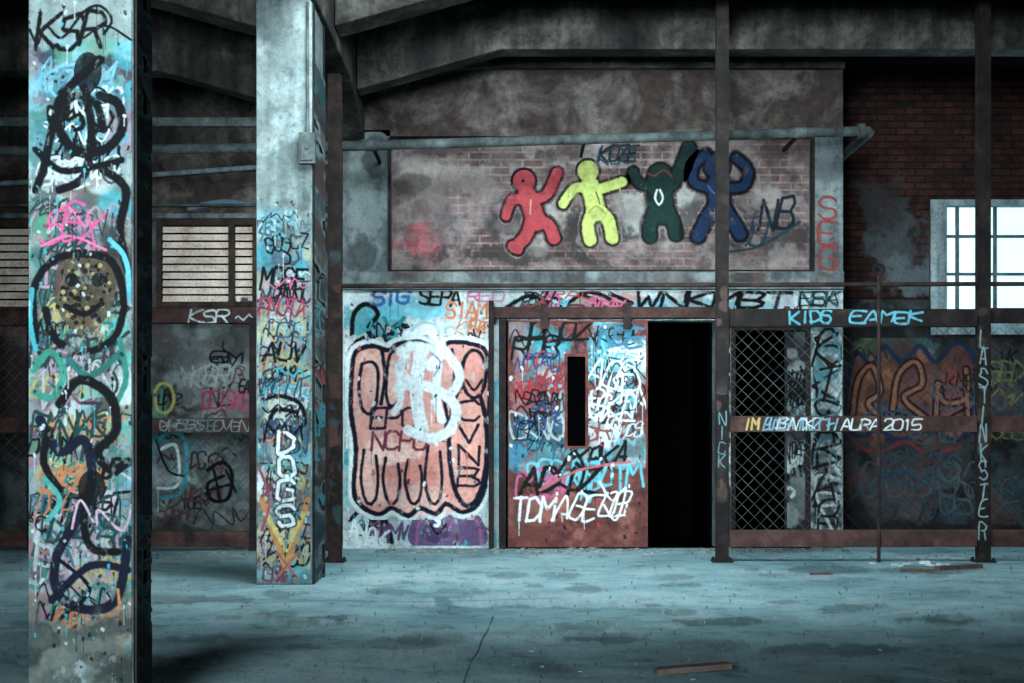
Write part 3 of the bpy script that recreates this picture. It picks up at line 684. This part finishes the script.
for k in range(5):
    x=860+k*26; rw.curve([(x,476),(x+8,462),(x+20,470),(x+18,492),(x+4,496),(x,482)],(70,76,82),2.0)
rw.curve([(850,500),(900,470),(960,500),(1010,470)],(44,70,88),3); rw.mess(848,340,1020,520,26,[(70,78,84),(20,24,30),(40,70,84),(80,46,46)],12,26,1.3,2.4)
rw.mess(975,345,1024,440,7,[(90,90,80),(110,104,60),K],12,22,1.4,2.4); rw.tag('SN',1000,418,1020,432,(160,144,76),2.0)
rw.finish()
rp=Canvas('plaster_patch',plane(DR),(850,150,929,298),wr,P_rbrick,1.0)
for a in ((905,255,40,50,(66,74,78)),(880,200,24,30,(50,48,48)),(912,278,26,26,(84,94,98))): rp.blob(*a)
rp.finish()
rl=Canvas('graffiti_paint',plane(yR-.03),(730,417,976,431),fence,P_rail,2.2,wear=.7)
rl.tag('IM',744,419,760,430,(180,150,80),2.0,smooth=False); rl.tag('BAGAINZOH',764,418,836,431,(96,140,158),1.7,.2,.12); rl.tag('BACK',778,418,816,430,(170,184,188),1.2,.2,.12)
rl.tag('AURA',842,419,880,430,(180,192,194),1.5,.2,.07,smooth=True); rl.tag('2015',884,419,922,430,(180,192,194),1.5,.15,.07,smooth=True); rl.finish()
hr=Canvas('graffiti_paint',plane(yR-.04),(730,310,976,326),fence,P_rust2,2.2,wear=.6)
hr.tag('KIDS',790,311,832,323,(60,140,158),2.2,0,.08,smooth=False); hr.tag('EAMEK',852,312,924,323,(74,150,170),2.2,.15,.12,smooth=True); hr.finish()
pq=Canvas('graffiti_paint',plane(DF-6*DF/F),(977.5,300,988.5,545),p3,P_rust2,2.5); pq.grime(14,[(50,74,84),(70,50,44)],4,8,.8); pq.tag('LASTINKSTER',980,330,986.5,540,(124,148,154),1.3,0,.09,vert=True); pq.finish()
pq=Canvas('graffiti_paint',plane(DF-6*DF/F),(716.5,280,727.5,545),p2,P_rust2,2.5); pq.tag('NICK',719,412,725.5,470,(84,130,140),1.0,0,.07,vert=True); pq.grime(10,[(80,60,54),(40,34,34)],3,7,.8); pq.finish()
pq=Canvas('graffiti_paint',plane(DF-6.5*DF/F),(329,240,341,545),p1,P_rust,2.5); pq.tag('RASM',330,420,340,520,(24,24,28),2,0,.05,vert=True); pq.grime(20,[(84,52,50),(50,66,72),(30,24,24)],4,9,.8); pq.finish()

# column 2 (far)
c2=Canvas('graffiti_paint',plane(C2),(257,0,311,583),col2,P_col,2.2,wear=.4); c2.drips=.3
for a in ((284,220,30,16,(110,150,160)),(284,262,30,20,(60,120,140)),(284,300,30,20,(140,100,116)),(284,330,30,14,(120,160,164)),(284,372,30,20,(90,150,146)),(284,410,30,24,(164,156,110)),(284,450,30,26,(80,150,160)),(284,490,30,24,(150,140,90)),(284,530,30,26,(170,162,130)),(275,575,22,10,(90,150,170)),(300,420,14,30,(50,60,80)),(266,480,14,30,WH)): c2.blob(*a)
c2.grime(34,[(64,72,72),(104,114,114),(150,160,160)],8,24,.5,(257,0,311,220))
c2.grime(60,[LG,TEAL,(150,144,110),(50,80,96),(140,110,126),(60,70,74)],5,14,.75,(257,240,311,583))
c2.mess(258,205,311,262,11,[(50,90,100),(60,130,146),K,DG_],10,20,1.2,2.4)
c2.mess(258,262,311,585,60,[(34,40,54),(40,100,110),(110,56,80),(140,130,90),LG,K,K],9,22,1.1,2.6)
c2.tag('MOSE',262,268,307,288,K,3.2,.1,smooth=False); c2.scrib(262,276,306,290,PINK,1.1)
c2.tag('PNOTA',260,299,307,316,(150,44,72),2.0,.15); c2.scrib(258,300,311,318,(80,36,56),1.6)
c2.tag('AUV',264,342,307,360,K,3.2,.2,smooth=False); c2.tag('ICU',262,323,309,337,(24,70,96),2.2)
c2.mess(258,362,311,400,8,[K,TEAL,(30,50,80),K],12,22,1.6,2.8)
c2.curve([(262,400),(280,396),(300,404),(304,424),(286,436),(270,426),(276,410),(296,412)],K,4.5)
c2.mess(258,400,311,450,8,[(30,60,90),OR,K],12,24,1.6,2.8)
c2.mess(258,440,311,585,12,[(90,50,70),TEAL,K],10,18,1.3,2.2)
c2.poly([(262,500),(286,568),(308,500)],(170,112,62),6); c2.poly([(267,515),(286,550),(303,514)],(176,164,90),4.5); c2.curve([(260,470),(270,500),(262,530)],(140,60,76),3)
c2.tag('DOGS',278,432,294,530,(196,206,208),3.4,0,.06,vert=True,outline=(30,44,60),ow=3,smooth=False)
c2.tag('X',276,552,300,578,(140,80,72),2.6); c2.splat(160,[K,LG,TEAL,BR],rect=(257,200,311,583))
c2.finish()

# column 1 (near)
c1=Canvas('graffiti_paint',plane(C1),(29,0,132,690),col1,P_col,1.9,wear=.4); c1.drips=.35
for a in ((80,90,56,60,(90,140,152)),(60,140,40,40,(76,130,144)),(80,215,50,40,(100,84,72)),(100,250,36,30,(96,80,76)),(50,300,26,50,(40,124,114)),(110,330,26,40,(60,140,130)),(80,290,44,40,(60,50,44)),(60,400,40,50,(140,160,158)),(110,420,30,40,(60,140,130)),(60,460,36,30,(84,140,110)),(90,500,46,40,(160,116,142)),(50,540,26,30,(120,66,104)),(110,560,30,40,(60,116,122)),(70,590,40,30,(136,132,144)),(120,620,20,24,(160,104,54)),(45,620,20,24,(116,66,96)),(70,385,30,20,(50,130,106)),(80,650,60,30,(76,86,82)),(80,20,60,20,(104,118,118))): c1.blob(*a)
c1.grime(170,[LG,TEAL,(50,64,66),(100,90,76),(120,92,110),(40,90,84),(36,42,46),(50,116,90),(96,54,80),(30,34,38)],5,20,.8,(29,50,132,640))
c1.mess(30,60,131,190,22,[(70,116,130),(50,100,116),LG,DG_,K],16,34,1.8,4)
c1.mess(30,190,131,640,110,[(30,40,44),(34,100,92),(104,50,84),(136,124,70),(130,140,142),(40,80,96),(130,106,124),K,(16,50,50),K,(150,92,56)],12,36,1.4,4)
c1.tag('KSR',38,14,106,48,K,4.6,.25,.06,smooth=False); c1.curve([(30,30),(38,44),(46,26),(62,38),(84,12),(100,6),(112,20),(104,34)],K,3); c1.curve([(84,38),(106,26),(131,40)],K,2.6)
c1.tag('KAM',40,66,116,98,(80,136,160),2.8,.3,.08)
c1.curve([(100,60),(84,74),(66,92),(56,118),(74,150),(104,150),(122,130),(118,104),(100,96)],K,10)
c1.curve([(84,88),(92,130),(84,176),(60,190)],K,9); c1.curve([(60,100),(50,140),(44,168),(36,190)],K,9)
c1.disc(88,72,14,K,20); c1.curve([(104,170),(126,190),(120,230),(128,270)],K,9); c1.curve([(60,110),(76,96),(96,104),(104,130)],K,8); c1.curve([(36,150),(60,170),(90,168),(122,160)],K,7)
c1.scrib(44,205,106,244,PINK,2.2); c1.tag('SEX',46,208,104,242,(176,60,110),2.4,.3,.1); c1.curve([(42,246),(70,236),(106,250)],PINK,2.2)
c1.fill([(60,262),(80,254),(108,262),(116,290),(106,318),(84,336),(62,318),(54,290)],(60,50,38),op=.9)
for _ in range(110):
    t=random.random()*6.28; r=random.random()**.5; c1.disc(84+28*r*math.cos(t),294+36*r*math.sin(t),random.uniform(1.0,2.8),random.choice([(120,108,70),K,K,(24,24,24),(70,66,50)]))
c1.disc(72,280,7,K); c1.disc(98,280,7,K); c1.curve([(66,306),(84,314),(102,304)],K,6)
c1.curve([(36,340),(34,290),(52,262),(80,254),(112,262),(124,300),(114,338),(84,352),(56,340),(46,310)],K,8)
c1.curve([(110,240),(126,260),(130,300)],(60,140,156),5); c1.curve([(32,290),(30,320),(36,350)],TEAL,5)
c1.curve([(34,370),(50,352),(64,372),(52,398),(36,392)],(34,110,94),7); c1.curve([(70,360),(90,376),(122,352)],(24,84,78),7); c1.curve([(120,340),(126,380),(112,410)],(30,100,90),6)
c1.curve([(60,404),(80,380),(110,396),(116,430),(98,452),(112,470),(128,462)],K,10)
c1.curve([(40,420),(60,452),(84,440),(92,480),(76,520),(56,560),(60,596),(92,610),(118,596),(128,540)],NAVY,10)
c1.disc(92,488,14,K,18); c1.curve([(92,488),(84,520),(92,548),(118,552)],K,8); c1.curve([(50,430),(44,462),(60,490)],K,8)
c1.curve([(44,478),(60,500),(48,520)],(50,136,130),5); c1.scrib(70,500,128,532,(170,136,158),2.2)
c1.curve([(60,560),(90,590),(60,620),(40,660)],K,4); c1.curve([(118,590),(122,630),(116,660)],(160,104,54),3)
c1.curve([(52,600),(90,566),(128,570)],NAVY,8); c1.grime(44,[(70,78,75),(88,96,91),(46,52,51)],10,24,.9,(29,622,132,690))
c1.splat(260,[K,LG,TEAL,K],.5,1.8)
c1.finish()
def side(x,d0,dep): return lambda u,v,off:(x+off+0*u, d0+dep*(u/20.0), CZ-(v-HY)*d0/F)
s1=Canvas('graffiti_side_paint',side(PX(133,C1)+.013,C1,.28),(1,0,19,690),col1,P_col,1.5)
s1.grime(60,[(40,64,70),(36,96,106),(20,26,28),(60,50,46)],6,20,.95); s1.grime(36,[(40,48,52),(20,24,26)],6,20,.95); s1.finish()
s2=Canvas('graffiti_side_paint',side(PX(312,C2)+.013,C2,.75),(1,60,19,583),col2,P_col,1.5)
s2.grime(50,[(24,60,68),(30,34,36),(60,40,40)],6,16,.9); s2.mess(2,240,18,540,8,[K,TEAL,RED],14,24,1.5,2.5)
s2.finish()

# ---------------------------------------------------------------- floor marks and debris
def fmap(x,y,off):
    d=CZ*F/(y-HY); return ((x-CX)*d/F,d,off+0*x)
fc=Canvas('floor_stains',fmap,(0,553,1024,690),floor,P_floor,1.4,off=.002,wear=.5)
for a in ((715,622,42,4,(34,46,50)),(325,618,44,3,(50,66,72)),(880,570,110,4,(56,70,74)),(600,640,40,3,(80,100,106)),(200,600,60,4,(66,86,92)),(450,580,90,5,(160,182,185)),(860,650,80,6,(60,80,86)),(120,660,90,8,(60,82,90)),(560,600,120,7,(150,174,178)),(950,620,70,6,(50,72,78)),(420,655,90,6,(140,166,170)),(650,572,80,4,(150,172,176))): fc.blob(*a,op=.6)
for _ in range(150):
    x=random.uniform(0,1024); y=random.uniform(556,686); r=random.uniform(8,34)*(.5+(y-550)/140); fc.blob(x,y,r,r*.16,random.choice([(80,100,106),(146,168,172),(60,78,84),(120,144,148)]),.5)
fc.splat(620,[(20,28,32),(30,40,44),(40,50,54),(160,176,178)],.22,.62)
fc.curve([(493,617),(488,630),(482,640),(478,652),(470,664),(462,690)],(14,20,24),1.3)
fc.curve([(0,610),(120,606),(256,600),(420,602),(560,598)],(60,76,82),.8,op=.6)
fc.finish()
def rubble(name,n,region,smin,smax,mat):
    V=[];Fc=[]
    for _ in range(n):
        x,y=region(); s=random.uniform(smin,smax); a=random.random()*6.28
        hx,hy,hz=s*random.uniform(.5,1.4),s*random.uniform(.4,1),s*random.uniform(.2,.6)
        o=len(V)
        for k,(px_,py_,pz_) in enumerate(((-1,-1,0),(1,-1,0),(1,1,0),(-1,1,0),(-.6,-.7,1),(.7,-.5,1),(.5,.7,1),(-.8,.5,1))):
            rx=px_*hx*random.uniform(.8,1.1); ry=py_*hy*random.uniform(.8,1.1)
            V.append((x+rx*math.cos(a)-ry*math.sin(a),y+rx*math.sin(a)+ry*math.cos(a),pz_*hz))
        Fc+=[tuple(o+i for i in q) for q in ((0,3,2,1),(4,5,6,7),(0,1,5,4),(1,2,6,5),(2,3,7,6),(3,0,4,7))]
    return mesh_obj(name,V,Fc,[mat])
rubble('rubble',320,lambda:(random.uniform(-1.5,3.6),15.38-abs(random.gauss(0,.36))),.01,.045,M_rubble)
rubble('rubble',90,lambda:(random.uniform(-5,-2.0),random.uniform(14,15.1)),.01,.045,M_rubble)
rubble('rubble',110,lambda:(random.uniform(2.3,6),random.uniform(14,15)),.01,.04,M_rubble)
rubble('rubble',200,lambda:(random.uniform(-1.4,5),random.uniform(6,12.2)),.004,.016,M_rubble)
rubble('paper_litter',14,lambda:(random.uniform(3.2,4.4),random.uniform(13.3,13.6)),.03,.06,M_white)
def board(name,x,y,L,wd,h,ang,tilt=0,mat=M_wood):
    v=[];
    for sx,sy,sz in ((-1,-1,0),(1,-1,0),(1,1,0),(-1,1,0),(-1,-1,1),(1,-.8,1),(.96,1,1),(-.97,1,1)):
        a,b=sx*L/2,sy*wd/2; z=sz*h+(sx+1)/2*tilt+.001
        v.append((x+a*math.cos(ang)-b*math.sin(ang),y+a*math.sin(ang)+b*math.cos(ang),z))
    return mesh_obj(name,v,[(0,3,2,1),(4,5,6,7),(0,1,5,4),(1,2,6,5),(2,3,7,6),(3,0,4,7)],[mat],bevel=.003)
board('broken_plank',.93,7.2,.40,.09,.03,.18,.02)
board('wood_scrap',4.15,13.0,.55,.08,.04,.5); board('wood_scrap',3.7,12.7,.35,.07,.03,-.4); board('wood_scrap',2.75,12.45,.2,.06,.02,.1)

# ---------------------------------------------------------------- lighting
wd=bpy.data.worlds.new('world'); sc.world=wd; wd.use_nodes=True
bg=wd.node_tree.nodes['Background']; bg.inputs[0].default_value=(0.18,0.56,0.68,1); bg.inputs[1].default_value=0.2
def area(name,loc,tgt,sx,sy,e,col,spread=math.pi):
    l=bpy.data.lights.new(name,'AREA'); l.shape='RECTANGLE'; l.size=sx; l.size_y=sy; l.energy=e; l.color=col; l.spread=spread
    o=bpy.data.objects.new(name,l); sc.collection.objects.link(o); o.location=loc
    o.rotation_euler=(Vector(tgt)-Vector(loc)).to_track_quat('-Z','Y').to_euler(); return o
area('added_overhead_lamp',(0.3,10.0,5.6),(0.4,14.9,1.3),3.8,2.0,700,(0.75,0.95,1.0),math.radians(135))  # unseen lamp added under the closed ceiling to brighten wall and floor
area('daylight_lamp',(-3.4,-5.5,2.8),(0.6,15,2.6),4,3,370,(0.78,0.95,1.0),math.radians(40))
area('window_daylight_lamp',(6.3,DR-.35,3.3),(4.5,10,0),1.4,1.2,70,(0.55,0.87,1.0))

cam=bpy.data.cameras.new('camera'); co=bpy.data.objects.new('camera',cam); sc.collection.objects.link(co)
co.location=(0,0,CZ); co.rotation_euler=(math.pi/2,0,0)
cam.sensor_width=36; cam.lens=F/1024*36; cam.shift_y=(HY-341.5)/1024.0
cam.clip_end=200
sc.camera=co
